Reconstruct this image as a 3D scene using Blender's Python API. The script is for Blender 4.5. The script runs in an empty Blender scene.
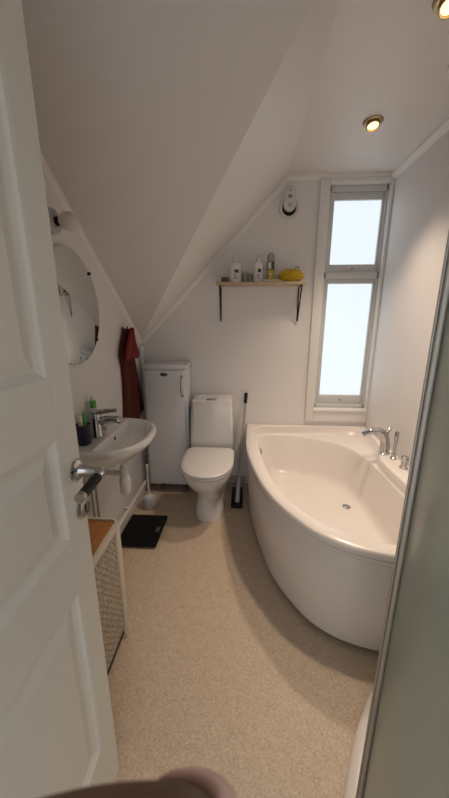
import bpy, bmesh, math, random
from mathutils import Vector, Matrix
C = bpy.context.scene.collection
PI = math.pi
random.seed(4)

# ------------------------------------------------------------------ camera, world, exposure
sc = bpy.context.scene
CAM_H = 1.38
PITCH, YAW = math.radians(14.7), math.radians(3.6)
cd = bpy.data.cameras.new('camera'); cam = bpy.data.objects.new('camera', cd); C.objects.link(cam)
cam.location = (0, 0, CAM_H)
cam.rotation_euler = (PI/2 - PITCH, 0, YAW)
cd.sensor_fit = 'VERTICAL'; cd.sensor_height = 36.0; cd.sensor_width = 36.0
cd.lens = 313/798*36
cd.clip_start = 0.005
cd.dof.use_dof = True; cd.dof.focus_distance = 2.0; cd.dof.aperture_fstop = 14.0
sc.camera = cam
FW = Vector((-math.sin(YAW)*math.cos(PITCH), math.cos(YAW)*math.cos(PITCH), -math.sin(PITCH)))
RT = Vector((math.cos(YAW), math.sin(YAW), 0)); UP = RT.cross(FW)

w = bpy.data.worlds.new('world'); sc.world = w; w.use_nodes = True
w.node_tree.nodes['Background'].inputs[0].default_value = (0.97, 0.975, 1.0, 1)
w.node_tree.nodes['Background'].inputs[1].default_value = 1.12
sc.view_settings.view_transform = 'Standard'; sc.view_settings.look = 'None'
sc.view_settings.exposure = 0.23; sc.view_settings.gamma = 1.0

WINDOW_LIGHT = 0.84
SPOT_WATT = 44.0

# ------------------------------------------------------------------ helpers
ORG = {}
def link(o): C.objects.link(o); return o

def empty(name, loc=(0,0,0)):
    o = bpy.data.objects.new(name, None); link(o); o.location = loc; o.empty_display_size = .05
    ORG[o.name] = Vector(loc); return o

def tag(o, label, cat, group=None, kind=None):
    o['label'] = label; o['category'] = cat
    if group: o['group'] = group
    if kind: o['kind'] = kind
    return o

def thing(name, label, cat, loc=(0,0,0), group=None):
    return tag(empty(name, loc), label, cat, group)

def obj(name, bm, mat, parent=None, loc=None, smooth=True, angle=40):
    """link a bmesh built in world coordinates as one mesh object"""
    me = bpy.data.meshes.new(name)
    org = ORG[parent.name] if parent else Vector(loc if loc is not None else (0,0,0))
    bmesh.ops.recalc_face_normals(bm, faces=bm.faces)
    bmesh.ops.translate(bm, verts=bm.verts, vec=-org)
    bm.to_mesh(me); bm.free()
    if smooth:
        for p in me.polygons: p.use_smooth = True
        me.set_sharp_from_angle(angle=math.radians(angle))
    me.materials.append(mat)
    o = bpy.data.objects.new(name, me); link(o)
    if parent: o.parent = parent
    else: o.location = org
    ORG[o.name] = org.copy()
    return o

def struct(name, bm, mat, parent=None, smooth=False):
    o = obj(name, bm, mat, parent, smooth=smooth)
    if not parent: o['kind'] = 'structure'
    return o

def B(): return bmesh.new()

def box(bm, lo, hi, bev=0, seg=2, M=None):
    lo, hi = Vector(lo), Vector(hi)
    r = bmesh.ops.create_cube(bm, size=1.0)
    vs = r['verts']
    c, s = (lo+hi)/2, hi-lo
    for v in vs: v.co = Vector((v.co.x*s.x, v.co.y*s.y, v.co.z*s.z)) + c
    if bev:
        es = list({e for v in vs for e in v.link_edges})
        q = bmesh.ops.bevel(bm, geom=es, offset=bev, segments=seg, affect='EDGES', profile=.5)
        vs = list({v for f in q['faces'] for v in f.verts} | {v for v in vs if v.is_valid})
    if M is not None:
        for v in vs: v.co = M @ v.co
    return vs

def loft(bm, rings, cap0=True, cap1=True, closed=True):
    vr = [[bm.verts.new(p) for p in r] for r in rings]
    n = len(vr[0])
    for a, b in zip(vr[:-1], vr[1:]):
        for i in range(n if closed else n-1):
            j = (i+1) % n
            try: bm.faces.new((a[i], a[j], b[j], b[i]))
            except ValueError: pass
    if cap0: bm.faces.new(list(reversed(vr[0])))
    if cap1: bm.faces.new(vr[-1])
    return vr

def frame(d):
    d = Vector(d).normalized()
    a = Vector((0,0,1)) if abs(d.z) < .9 else Vector((0,1,0))
    u = a.cross(d).normalized(); return u, d.cross(u)

def tube(bm, pts, r, seg=12, cap=True):
    pts = [Vector(p) for p in pts]; n = len(pts)
    rs = r if isinstance(r, (list, tuple)) else [r]*n
    rings = []; u = None
    for i, p in enumerate(pts):
        d = (pts[min(i+1,n-1)] - pts[max(i-1,0)]).normalized()
        if u is None: u, v = frame(d)
        else:
            u = (u - d*u.dot(d)).normalized(); v = d.cross(u)
        rings.append([p + (u*math.cos(2*PI*k/seg) + v*math.sin(2*PI*k/seg))*rs[i] for k in range(seg)])
    loft(bm, rings, cap, cap)

def lathe(bm, prof, base, axis=(0,0,1), seg=28, cap=True):
    """profile of (radius, height) along axis from base"""
    base = Vector(base); d = Vector(axis).normalized(); u, v = frame(d)
    loft(bm, [[base + d*h + (u*math.cos(2*PI*k/seg) + v*math.sin(2*PI*k/seg))*max(r,1e-4) for k in range(seg)] for r, h in prof], cap, cap)

def prism(bm, poly, vec):
    vec = Vector(vec); poly = [Vector(p) for p in poly]
    loft(bm, [poly, [p+vec for p in poly]])

def sphere(bm, c, r, seg=20, sc3=(1,1,1)):
    q = bmesh.ops.create_uvsphere(bm, u_segments=seg, v_segments=seg//2+2, radius=1)
    for v in q['verts']: v.co = Vector((v.co.x*r*sc3[0], v.co.y*r*sc3[1], v.co.z*r*sc3[2])) + Vector(c)

def catmull(P, n, closed=False):
    P = [Vector(p) for p in P]; out = []; m = len(P)
    for i in range(m if closed else m-1):
        g = (lambda k: P[k % m]) if closed else (lambda k: P[min(max(k,0),m-1)])
        a, b, c, d = g(i-1), g(i), g(i+1), g(i+2)
        for k in range(n):
            t = k/n
            out.append(.5*((2*b)+(c-a)*t+(2*a-5*b+4*c-d)*t*t+(3*b-a-3*c+d)*t**3))
    if not closed: out.append(P[-1])
    return out

# ------------------------------------------------------------------ materials
def mat(name, col, rough=.5, metal=0.0, bump=0, bscale=200, var=0, vscale=6, **kw):
    m = bpy.data.materials.new(name); m.use_nodes = True
    nt = m.node_tree; b = nt.nodes['Principled BSDF']
    b.inputs['Base Color'].default_value = (*col, 1); b.inputs['Roughness'].default_value = rough
    b.inputs['Metallic'].default_value = metal
    for k, v in kw.items(): b.inputs[k.replace('_', ' ')].default_value = v
    tc = nt.nodes.new('ShaderNodeTexCoord')
    if var:
        n = nt.nodes.new('ShaderNodeTexNoise'); n.inputs['Scale'].default_value = vscale; n.inputs['Detail'].default_value = 4
        nt.links.new(tc.outputs['Object'], n.inputs['Vector'])
        mx = nt.nodes.new('ShaderNodeMix'); mx.data_type = 'RGBA'
        mx.inputs[6].default_value = (*[c*(1-var) for c in col], 1); mx.inputs[7].default_value = (*[min(1, c*(1+var)) for c in col], 1)
        nt.links.new(n.outputs['Fac'], mx.inputs[0]); nt.links.new(mx.outputs[2], b.inputs['Base Color'])
    if bump:
        n = nt.nodes.new('ShaderNodeTexNoise'); n.inputs['Scale'].default_value = bscale; n.inputs['Detail'].default_value = 3
        nt.links.new(tc.outputs['Object'], n.inputs['Vector'])
        bp = nt.nodes.new('ShaderNodeBump'); bp.inputs['Strength'].default_value = bump; bp.inputs['Distance'].default_value = .002
        nt.links.new(n.outputs['Fac'], bp.inputs['Height']); nt.links.new(bp.outputs['Normal'], b.inputs['Normal'])
    return m

def emit(name, col, s):
    m = bpy.data.materials.new(name); m.use_nodes = True; b = m.node_tree.nodes['Principled BSDF']
    b.inputs['Base Color'].default_value = (*col, 1); b.inputs['Emission Color'].default_value = (*col, 1)
    b.inputs['Emission Strength'].default_value = s; b.inputs['Roughness'].default_value = .6
    return m

M_wall = mat('wall_paint', (.81,.785,.78), .55, bump=.12, bscale=90)
M_ceil = mat('ceiling_paint', (.80,.765,.75), .42, bump=.15, bscale=14)
M_trim = mat('trim_paint', (.86,.84,.82), .4)
M_door = mat('door_paint', (.76,.74,.68), .42, bump=.05, bscale=60)
M_sash = mat('window_paint', (.66,.67,.67), .4)
M_porc = mat('sanitary_porcelain', (.78,.76,.75), .12, Coat_Weight=.4)
M_acryl = mat('bath_acrylic', (.84,.79,.75), .24, Coat_Weight=.15)
M_lacq = mat('white_lacquer', (.76,.76,.79), .3)
M_plast = mat('white_plastic', (.75,.73,.71), .35)
M_grey = mat('pale_grey_plastic', (.50,.50,.53), .4)
M_chrome = mat('chrome', (.50,.50,.51), .14, 1.0)
M_steel = mat('brushed_steel', (.40,.38,.35), .3, 1.0)
M_brass = mat('aged_brass', (.42,.31,.18), .3, 1.0)
M_gun = mat('dark_chrome', (.22,.21,.20), .25, 1.0)
M_alu = mat('satin_aluminium', (.46,.44,.40), .42, .75)
M_black = mat('black_plastic', (.010,.010,.011), .5, Specular_IOR_Level=.3)
M_blackm = mat('black_metal', (.015,.014,.014), .45, .3)
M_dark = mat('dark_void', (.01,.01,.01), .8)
M_towel = mat('dark_red_terry', (.17,.016,.012), .95, bump=.6, bscale=260, var=.35, vscale=14)
M_towel2 = mat('brown_red_terry', (.085,.014,.010), .95, bump=.6, bscale=260, var=.3, vscale=14)
M_shelfw = mat('pale_birch_wood', (.52,.42,.28), .5, var=.12, vscale=9)
M_mirror = mat('mirror_silver', (.80,.84,.84), .02, 1.0)
M_glassblk = mat('black_glass', (.004,.004,.005), .45, Specular_IOR_Level=.2)
M_green = mat('green_plastic', (.08,.42,.07), .4)
M_navy = mat('navy_plastic', (.012,.018,.05), .35)
M_yel = mat('yellow_mesh', (.62,.42,.02), .8)
M_gold = mat('gold_tin', (.55,.36,.06), .35, .3)
M_brown = mat('brown_card', (.16,.09,.07), .7)
M_pink = mat('pink_plastic', (.72,.45,.42), .4)
M_glob = mat('opal_glass', (.74,.66,.60), .3)
M_lcd = mat('lcd_display', (.10,.11,.11), .3)
M_label = mat('printed_label', (.70,.70,.68), .5)
M_ink = mat('label_ink', (.05,.05,.055), .6)
M_shaded_skin = mat('shaded_skin', (.16,.080,.050), .5, bump=.1, bscale=400)  # base colour darkened to carry the shade of the unmodelled phone
M_nail = mat('fingernail', (.58,.34,.26), .3)
M_cane = mat('cream_painted_cane', (.70,.64,.54), .5)
M_bulb = emit('spot_bulb_glow', (1.0,.78,.42), 1.5)

def wood_mat():
    m = mat('orange_pine', (.50,.22,.06), .4); nt = m.node_tree; b = nt.nodes['Principled BSDF']
    tc = nt.nodes.new('ShaderNodeTexCoord'); mp = nt.nodes.new('ShaderNodeMapping'); mp.inputs['Scale'].default_value = (16,1.6,4)
    n = nt.nodes.new('ShaderNodeTexNoise'); n.inputs['Scale'].default_value = 3; n.inputs['Detail'].default_value = 5
    r = nt.nodes.new('ShaderNodeValToRGB')
    r.color_ramp.elements[0].position = .3; r.color_ramp.elements[0].color = (.30,.11,.025,1)
    r.color_ramp.elements[1].position = .75; r.color_ramp.elements[1].color = (.55,.24,.06,1)
    nt.links.new(tc.outputs['Object'], mp.inputs[0]); nt.links.new(mp.outputs[0], n.inputs['Vector'])
    nt.links.new(n.outputs['Fac'], r.inputs[0]); nt.links.new(r.outputs[0], b.inputs['Base Color'])
    return m
M_lidw = wood_mat()

def floor_mat():
    m = mat('speckled_vinyl', (.45,.37,.30), .5); nt = m.node_tree; b = nt.nodes['Principled BSDF']
    tc = nt.nodes.new('ShaderNodeTexCoord')
    v = nt.nodes.new('ShaderNodeTexVoronoi'); v.inputs['Scale'].default_value = 230
    nt.links.new(tc.outputs['Object'], v.inputs['Vector'])
    r = nt.nodes.new('ShaderNodeValToRGB'); r.color_ramp.interpolation = 'LINEAR'
    e = r.color_ramp.elements
    e[0].position = 0; e[0].color = (.48,.375,.275,1); e[1].position = 1; e[1].color = (.70,.575,.44,1)
    x = e.new(.30); x.color = (.59,.475,.36,1)
    x = e.new(.7); x.color = (.625,.505,.385,1)
    sp = nt.nodes.new('ShaderNodeSeparateColor'); nt.links.new(v.outputs['Color'], sp.inputs[0])
    nt.links.new(sp.outputs[0], r.inputs[0])
    n = nt.nodes.new('ShaderNodeTexNoise'); n.inputs['Scale'].default_value = 26; n.inputs['Detail'].default_value = 5
    nt.links.new(tc.outputs['Object'], n.inputs['Vector'])
    r2 = nt.nodes.new('ShaderNodeValToRGB'); r2.color_ramp.elements[0].position = .3; r2.color_ramp.elements[0].color = (.93,.92,.91,1)
    r2.color_ramp.elements[1].position = .62; r2.color_ramp.elements[1].color = (1,1,1,1)
    nt.links.new(n.outputs['Fac'], r2.inputs[0])
    mx = nt.nodes.new('ShaderNodeMix'); mx.data_type = 'RGBA'; mx.blend_type = 'MULTIPLY'; mx.inputs[0].default_value = 1
    nt.links.new(r.outputs[0], mx.inputs[6]); nt.links.new(r2.outputs[0], mx.inputs[7]); nt.links.new(mx.outputs[2], b.inputs['Base Color'])
    return m
M_floor = floor_mat()

def wicker_mat():
    m = mat('pale_wicker', (.42,.36,.27), .7); nt = m.node_tree; b = nt.nodes['Principled BSDF']
    tc = nt.nodes.new('ShaderNodeTexCoord')
    br = nt.nodes.new('ShaderNodeTexBrick'); br.inputs['Scale'].default_value = 1
    mp = nt.nodes.new('ShaderNodeMapping'); mp.inputs['Rotation'].default_value = (0, PI/2, 0)
    nt.links.new(tc.outputs['Object'], mp.inputs[0])
    sx = nt.nodes.new('ShaderNodeSeparateXYZ'); nt.links.new(tc.outputs['Object'], sx.inputs[0])
    ad = nt.nodes.new('ShaderNodeMath'); ad.operation = 'ADD'
    nt.links.new(sx.outputs[0], ad.inputs[0]); nt.links.new(sx.outputs[1], ad.inputs[1])
    cx = nt.nodes.new('ShaderNodeCombineXYZ'); nt.links.new(ad.outputs[0], cx.inputs[0]); nt.links.new(sx.outputs[2], cx.inputs[1])
    nz = nt.nodes.new('ShaderNodeTexNoise'); nz.inputs['Scale'].default_value = 60
    nt.links.new(tc.outputs['Object'], nz.inputs['Vector'])
    vm = nt.nodes.new('ShaderNodeVectorMath'); vm.operation = 'MULTIPLY_ADD'; vm.inputs[1].default_value = (.022,.016,0)
    nt.links.new(nz.outputs['Color'], vm.inputs[0]); nt.links.new(cx.outputs[0], vm.inputs[2])
    nt.links.new(vm.outputs[0], br.inputs['Vector'])
    for k, v in dict(Color1=(.66,.60,.50,1), Color2=(.52,.45,.36,1), Mortar=(.27,.22,.16,1)).items(): br.inputs[k].default_value = v
    br.inputs['Brick Width'].default_value = .024; br.inputs['Row Height'].default_value = .015
    br.inputs['Mortar Size'].default_value = .0030; br.inputs['Mortar Smooth'].default_value = .5
    nt.links.new(br.outputs['Color'], b.inputs['Base Color'])
    bp = nt.nodes.new('ShaderNodeBump'); bp.inputs['Strength'].default_value = .8; bp.inputs['Distance'].default_value = .004; bp.invert = True
    nt.links.new(br.outputs['Fac'], bp.inputs['Height']); nt.links.new(bp.outputs['Normal'], b.inputs['Normal'])
    return m
M_wick = wicker_mat()

def pane_mat():
    m = bpy.data.materials.new('backlit_frosted_glass'); m.use_nodes = True; nt = m.node_tree; b = nt.nodes['Principled BSDF']
    b.inputs['Base Color'].default_value = (.12,.13,.14,1); b.inputs['Roughness'].default_value = .5
    b.inputs['Emission Color'].default_value = (.84,.93,.98,1); b.inputs['Emission Strength'].default_value = WINDOW_LIGHT
    return m
M_pane = pane_mat()

def shower_glass():
    m = mat('frosted_green_glass', (.76,.82,.75), .28)
    nt = m.node_tree; b = nt.nodes['Principled BSDF']
    b.inputs['Transmission Weight'].default_value = .72; b.inputs['IOR'].default_value = 1.25
    return m
M_sglass = shower_glass()

# ------------------------------------------------------------------ room shell
XL, XR, YB, YF, ZC = -.805, .965, 2.42, -.17, 2.29
LOW = 1.206                                   # corner height where both slopes start
XS = .267                                     # where the right-rising slope reaches the flat ceiling
S1 = .735                                     # rise of the front-rising slope
S2 = (ZC-LOW)/(XS-XL)
YS = YB - (ZC-LOW)/S1                         # where the front-rising slope reaches the ceiling

bm = B(); box(bm, (XL-.12, -1.5, -.06), (XR+.12, YB+.12, 0)); struct('floor', bm, M_floor)

bm = B(); prism(bm, [(XL,YB+.0,0),(XL,YB,LOW),(XL,YS,ZC),(XL,YF-.1,ZC),(XL,YF-.1,0)], (-.12,0,0)); struct('wall_left', bm, M_wall)
bm = B(); box(bm, (XR, YF-.1, 0), (XR+.12, YB+.12, ZC)); struct('wall_right', bm, M_wall)

WX0, WX1, WZ0, WZ1 = .555, .945, .675, 2.235   # window opening
bm = B()
T = (0,.12,0)
prism(bm, [(XL-.12,YB,0),(WX0,YB,0),(WX0,YB,ZC),(XS,YB,ZC),(XL,YB,LOW),(XL-.12,YB,LOW)], T)
prism(bm, [(WX0,YB,0),(XR,YB,0),(XR,YB,WZ0),(WX0,YB,WZ0)], T)
prism(bm, [(WX0,YB,WZ1),(XR,YB,WZ1),(XR,YB,ZC),(WX0,YB,ZC)], T)
prism(bm, [(WX1,YB,WZ0),(XR,YB,WZ0),(XR,YB,WZ1),(WX1,YB,WZ1)], T)
struct('wall_back', bm, M_wall)

# front wall with the doorway the camera stands in
DX0, DX1, DZ = -.40, .20, 2.03
bm = B()
box(bm, (XL, YF-.1, 0), (DX0, YF, ZC)); box(bm, (DX1, YF-.1, 0), (XR, YF, ZC)); box(bm, (DX0, YF-.1, DZ), (DX1, YF, ZC))
struct('wall_front', bm, M_wall)

bm = B(); T = Vector((0,0,.10))
prism(bm, [(XS,YB,ZC),(XR,YB,ZC),(XR,YF,ZC),(XL,YF,ZC),(XL,YS,ZC),(XS,YS,ZC)], T)
struct('ceiling', bm, M_ceil)
bm = B(); A = Vector((XL,YB,LOW)); P = Vector((XS,YS,ZC))
prism(bm, [A, P, (XL,YS,ZC)], (0,0,.10)); struct('ceiling_front_slope', bm, M_ceil)
bm = B(); prism(bm, [A, (XS,YB,ZC), P], (0,0,.10)); struct('ceiling_side_slope', bm, M_ceil)

# mouldings
def strip(bm, a, b, o1, o2):
    """a bevelled board between a and b with the two cross vectors o1 and o2"""
    a, b, o1, o2 = map(Vector, (a, b, o1, o2))
    def sec(p): return [p, p+o1, p+o1*.92+o2*.45, p+o1*.45+o2, p+o2*.98]
    loft(bm, [sec(a), sec(b)])
nL = Vector((0,-1,S1)).normalized(); pL = Vector((0,-S1,-1)).normalized()
bm = B(); strip(bm, (XL,YB,LOW), (XL,YS,ZC), pL*.040, (.016,0,0)); struct('trim_1', bm, M_trim)
pB = Vector((S2,0,-1)).normalized()
bm = B(); strip(bm, (XL,YB,LOW), (XS,YB,ZC), pB*.038, (0,-.014,0)); struct('trim_2', bm, M_trim)
bm = B(); strip(bm, (XS,YB,ZC), (XR,YB,ZC), (0,0,-.030), (0,-.022,0)); struct('trim_3', bm, M_trim)
bm = B(); strip(bm, (XR,YB,ZC), (XR,YF,ZC), (0,0,-.040), (-.030,0,0)); struct('trim_4', bm, M_trim)
# skirtings
bm = B(); box(bm, (XL,1.12,0), (XL+.012,YB,.085), .004); struct('baseboard_left', bm, M_trim)
bm = B(); box(bm, (XL+.012,YB-.012,0), (.03,YB,.075), .004); struct('baseboard_back', bm, mat('grey_vinyl_upstand', (.46,.44,.42), .5))

# window
wroot = empty('window_1', ((WX0+WX1)/2, YB, WZ0)); wroot['kind'] = 'structure'
bm = B()   # casing around the opening
Y0, Y1 = YB-.020, YB-.001
box(bm, (.488, Y0, .578), (WX0, Y1, 2.262), .004)
box(bm, (WX1, Y0, .578), (XR-.001, Y1, 2.262), .003)
box(bm, (WX0, Y0, .578), (WX1, Y1, WZ0), .004)
box(bm, (WX0, Y0, WZ1), (WX1, Y1, 2.262), .004)
obj('casing', bm, M_trim, wroot)
bm = B(); box(bm, (WX0-.01, YB-.034, WZ0-.012), (WX1+.008, YB+.05, WZ0+.008), .005); obj('sill', bm, M_trim, wroot)
YP = YB+.055
bm = B()   # fixed frame
fz0, fz1 = WZ0+.009, WZ1-.001
fx0, fx1 = WX0+.001, WX1-.001
ty0, ty1 = YB+.02, YB+.10
box(bm, (fx0, ty0, fz0), (fx0+.018, ty1, fz1), .002); box(bm, (fx1-.012, ty0, fz0), (fx1, ty1, fz1), .002)
box(bm, (fx0, ty0, fz0), (fx1, ty1, fz0+.03), .002); box(bm, (fx0, ty0, fz1-.035), (fx1, ty1, fz1), .002)
box(bm, (fx0, ty0, 1.645), (fx1, ty1, 1.69), .002)
obj('window_frame', bm, M_sash, wroot)
def sash(z0, z1, pz0, pz1):
    bm = B(); x0, x1 = fx0+.019, fx1-.013; a, b = YB+.035, YB+.075
    px0, px1 = .600, .918
    box(bm, (x0,a,z0),(px0,b,z1),.003); box(bm, (px1,a,z0),(x1,b,z1),.003)
    box(bm, (px0,a,z0),(px1,b,pz0),.003); box(bm, (px0,a,pz1),(px1,b,z1),.003)
    s = obj('sash', bm, M_sash, wroot)
    bm = B(); box(bm, (px0-.002, YP, pz0-.002), (px1+.002, YP+.006, pz1+.002)); obj('pane', bm, M_pane, s)
    bm = B(); xm = (px0+px1)/2
    lathe(bm, [(.008,0),(.008,.004),(.004,.006),(.004,.012),(.006,.014),(.005,.018)], (xm, a+.001, z0+.028 if z0<1 else z0+.02), (0,-1,0), 12)
    obj('catch', bm, M_steel, s)
sash(fz0+.031, 1.644, .782, 1.612)
sash(1.691, fz1-.036, 1.742, 2.150)

# ------------------------------------------------------------------ open door with three raised panels
DXF = -.37; DTH = .04; DY0, DY1 = -.165, .635; DZT = 2.0
droot = empty('door_1', (DXF-DTH/2, DY0, 0)); droot['kind'] = 'structure'
def door_leaf():
    bm = B()
    xa, xb = DXF-DTH, DXF
    st = .072; rails = [(.008,.24),(.775,.905),(1.150,1.262),(1.90,DZT)]
    box(bm, (xa,DY0,.008), (xb,DY0+st,DZT), .002); box(bm, (xa,DY1-st,.008), (xb,DY1,DZT), .002)
    for z0, z1 in rails: box(bm, (xa,DY0+st,z0), (xb,DY1-st,z1))
    pans = [(.24,.775),(.905,1.150),(1.262,1.90)]
    for z0, z1 in pans:
        for sgn, xf in ((1, xb), (-1, xa)):
            y0, y1 = DY0+st, DY1-st
            def ring(i, d): return [Vector((xf-sgn*d, a, b)) for a, b in ((y0+i,z0+i),(y1-i,z0+i),(y1-i,z1-i),(y0+i,z1-i))]
            loft(bm, [ring(0,0), ring(.006,.001), ring(.012,.006), ring(.022,.012), ring(.028,.0125), ring(.052,.004), ring(.054,.0035)], False, True)
    return bm
obj('door_leaf', door_leaf(), M_door, droot, smooth=False)
hd = None
bm = B(); lathe(bm, [(.026,0),(.026,.003),(.022,.007),(.013,.009),(.011,.012),(.008,.045),(.008,.06)], (DXF,.612,1.05), (1,0,0), 24)
tube(bm, [(DXF+.05,.612,1.05),(DXF+.057,.608,1.0495),(DXF+.060,.598,1.049),(DXF+.060,.585,1.048)], [.0095,.010,.0095,.0095], 14)
hd = obj('handle', bm, M_chrome, droot)
bm = B(); tube(bm, [(DXF+.060,.588,1.048),(DXF+.060,.522,1.044)], .0105, 18); obj('grip', bm, M_black, hd)['label'] = 'black lever grip'
bm = B(); tube(bm, [(DXF+.060,.5218,1.044),(DXF+.060,.512,1.0436)], [.0108,.0108], 18); obj('end_cap', bm, M_steel, hd)
bm = B(); lathe(bm, [(.026,0),(.026,.003),(.022,.007),(.014,.008)], (DXF,.618,.952), (1,0,0), 24); 
kr = obj('lock_rosette', bm, M_chrome, droot)
bm = B(); box(bm, (DXF+.0078,.6155,.940), (DXF+.0092,.6205,.962), .0005); obj('keyhole', bm, M_black, kr)
# hinges
for z in (.25, 1.75):
    bm = B(); tube(bm, [(DXF+.004,DY0-.002,z-.045),(DXF+.004,DY0-.002,z+.045)], .007, 12); obj('hinge', bm, M_steel, droot)

# ------------------------------------------------------------------ corner bath
def bath():
    root = thing('corner_bathtub', 'large white acrylic corner bath with a curved front under the window', 'bathtub', (.5, 1.9, 0))
    XW = XR-.003; YW = YB-.003
    outer = [(.03,YW),(.022,2.23),(.03,1.865),(.112,1.442),(.245,1.178),(.377,1.055),(.548,.995),(.76,.975),(XW,.972),(XW,1.4),(XW,1.75),(XW,2.05),(XW,YW),(.68,YW),(.34,YW)]
    inner = [(.115,2.35),(.093,2.2),(.108,1.88),(.178,1.45),(.298,1.215),(.425,1.12),(.565,1.06),(.72,1.05),(.845,1.09),(.855,1.4),(.842,1.80),(.918,2.03),(.915,2.33),(.68,2.385),(.34,2.378)]
    ledge = [(.130,2.32),(.108,2.18),(.124,1.875),(.194,1.46),(.312,1.232),(.433,1.138),(.57,1.078),(.715,1.068),(.830,1.108),(.838,1.4),(.828,1.80),(.808,1.99),(.750,2.16),(.61,2.27),(.36,2.35)]
    mid = [(.250,2.27),(.205,2.14),(.200,1.88),(.245,1.52),(.350,1.30),(.455,1.20),(.575,1.14),(.70,1.13),(.79,1.17),(.803,1.41),(.798,1.72),(.783,1.90),(.735,2.075),(.60,2.195),(.40,2.265)]
    bott = [(.36,2.17),(.32,2.08),(.305,1.88),(.335,1.58),(.42,1.385),(.50,1.285),(.585,1.225),(.675,1.215),(.73,1.26),(.742,1.43),(.738,1.66),(.725,1.83),(.685,1.98),(.585,2.09),(.45,2.15)]
    N = 7
    def crv(P, corner=False):
        if not corner: return catmull([(x,y,0) for x,y in P], N, True)
        # straight along the walls, smooth along the front
        front = catmull([(x,y,0) for x,y in P[0:9]], N)[:-1]
        rest = []
        Q = P[8:] + [P[0]]
        for a, b in zip(Q[:-1], Q[1:]):
            for k in range(N): rest.append(Vector((a[0]+(b[0]-a[0])*k/N, a[1]+(b[1]-a[1])*k/N, 0)))
        return front+rest
    O = crv(outer, True); I = crv(inner); L = crv(ledge); Mi = crv(mid); Bo = crv(bott)
    cen = Vector((.55,1.75,0))
    def at(R, z): return [Vector((p.x,p.y,z)) for p in R]
    def toward(R, d):
        out = []
        for p in R:
            v = (cen-p); q = p + v.normalized()*d
            if p.x > XW-.01: q.x = p.x
            if p.y > YW-.01: q.y = p.y
            out.append(q)
        return out
    def mixr(R, S, t): return [a.lerp(b, t) for a, b in zip(R, S)]
    ZR = .54
    bm = B()
    apron_top = .468
    rings = [at(toward(O,.036), apron_top+.012), at(toward(O,.012), apron_top+.012), at(toward(O,.008), apron_top+.016), at(toward(O,.008), apron_top+.030), at(toward(O,.015), apron_top+.033), at(toward(O,.015), apron_top+.037), at(toward(O,.001), apron_top+.040), at(O, ZR-.014), at(toward(O,.003), ZR-.004), at(toward(O,.010), ZR),
             at(mixr(O,I,.5), ZR), at(mixr(O,I,.90), ZR), at(mixr(O,I,.97), ZR-.002), at(I, ZR-.008), at(mixr(I,L,.12), ZR-.040), at(mixr(I,L,.22), ZR-.058), at(mixr(I,L,.35), ZR-.064), at(mixr(I,L,.90), ZR-.067), at(mixr(I,L,.97), ZR-.069),
             at(mixr(L,Mi,.03), ZR-.076), at(mixr(L,Mi,.12), ZR-.095), at(mixr(L,Mi,.45), ZR-.19), at(mixr(L,Mi,.85), ZR-.30), at(Mi, ZR-.325), at(mixr(Mi,Bo,.25), ZR-.347), at(mixr(Mi,Bo,.55), ZR-.357), at(Bo, ZR-.360)]
    loft(bm, rings, False, True)
    obj('tub', bm, M_acryl, root, angle=60)
    # apron panel: open along the walls, stops above the floor
    bm = B(); front = range(0, 8*N+1)
    def arc(d, z): return [Vector((p.x,p.y,z)) for p in [toward(O,d)[i] for i in front]]
    sec = [arc(.030,apron_top+.010), arc(.026,apron_top+.008), arc(.022,apron_top), arc(.022,.25), arc(.040,.055), arc(.046,.030), arc(.060,.030), arc(.060,apron_top)]
    loft(bm, sec, False, False, closed=False)
    obj('apron', bm, M_acryl, root, angle=60)
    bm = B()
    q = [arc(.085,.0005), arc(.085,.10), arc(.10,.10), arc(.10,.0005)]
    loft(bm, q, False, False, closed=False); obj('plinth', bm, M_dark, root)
    # overflow with its chrome disc
    p = Vector((.128,2.02,.478)); d = Vector((1,-.1,.25)).normalized()
    bm = B(); lathe(bm, [(.021,0),(.021,.004),(.016,.009),(.006,.010)], p-d*.004, d, 20); obj('overflow', bm, M_chrome, root)
    bm = B(); lathe(bm, [(.026,0),(.026,.003),(.018,.006)], (.682,1.845,.1805), (0,0,1), 20); obj('drain', bm, M_chrome, root)
    # raised foot end pad seen as the ridge beside the taps
    return root
bath()

# bath mixer on the rim
t = thing('bath_mixer_tap', 'chrome deck-mounted bath tap with a long curved spout on the bath rim', 'tap', (.895,1.90,.54))
bm = B()
lathe(bm, [(.034,0),(.034,.008),(.029,.012)], (.897,1.90,.540), seg=20)
tube(bm, catmull([(.897,1.90,.548),(.896,1.90,.60),(.885,1.90,.655),(.862,1.90,.683),(.825,1.90,.690),(.785,1.90,.682),(.752,1.90,.664)],4),
     [.029]*5+[.027]*5+[.024]*5+[.021]*5+[.018]*5, 16)
obj('spout', bm, M_chrome, t)
bm = B(); lathe(bm, [(.006,0),(.005,.02),(.010,.024),(.011,.034),(.006,.040)], (.905,1.90,.672), (.25,0,1), 14); obj('diverter_knob', bm, M_chrome, t)
t = thing('hand_shower', 'slim upright chrome hand shower stick in its rim holder beside the bath tap', 'hand shower', (.918,1.82,.54))
bm = B(); lathe(bm, [(.019,0),(.019,.008),(.013,.014),(.012,.035),(.010,.036)], (.918,1.82,.5402), seg=18); obj('holder', bm, M_chrome, t)
bm = B(); lathe(bm, [(.008,0),(.009,.06),(.012,.10),(.0125,.135),(.010,.139)], (.918,1.82,.5765), (.03,.02,1), seg=16); obj('handset', bm, M_chrome, t)
t = thing('bath_control_valve', 'chrome control valve with a round knob on the bath rim nearest the shower screen', 'valve', (.922,1.70,.54))
bm = B(); lathe(bm, [(.022,0),(.022,.006),(.017,.010),(.016,.045)], (.922,1.70,.5402), seg=20); obj('valve_body', bm, M_chrome, t)
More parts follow.
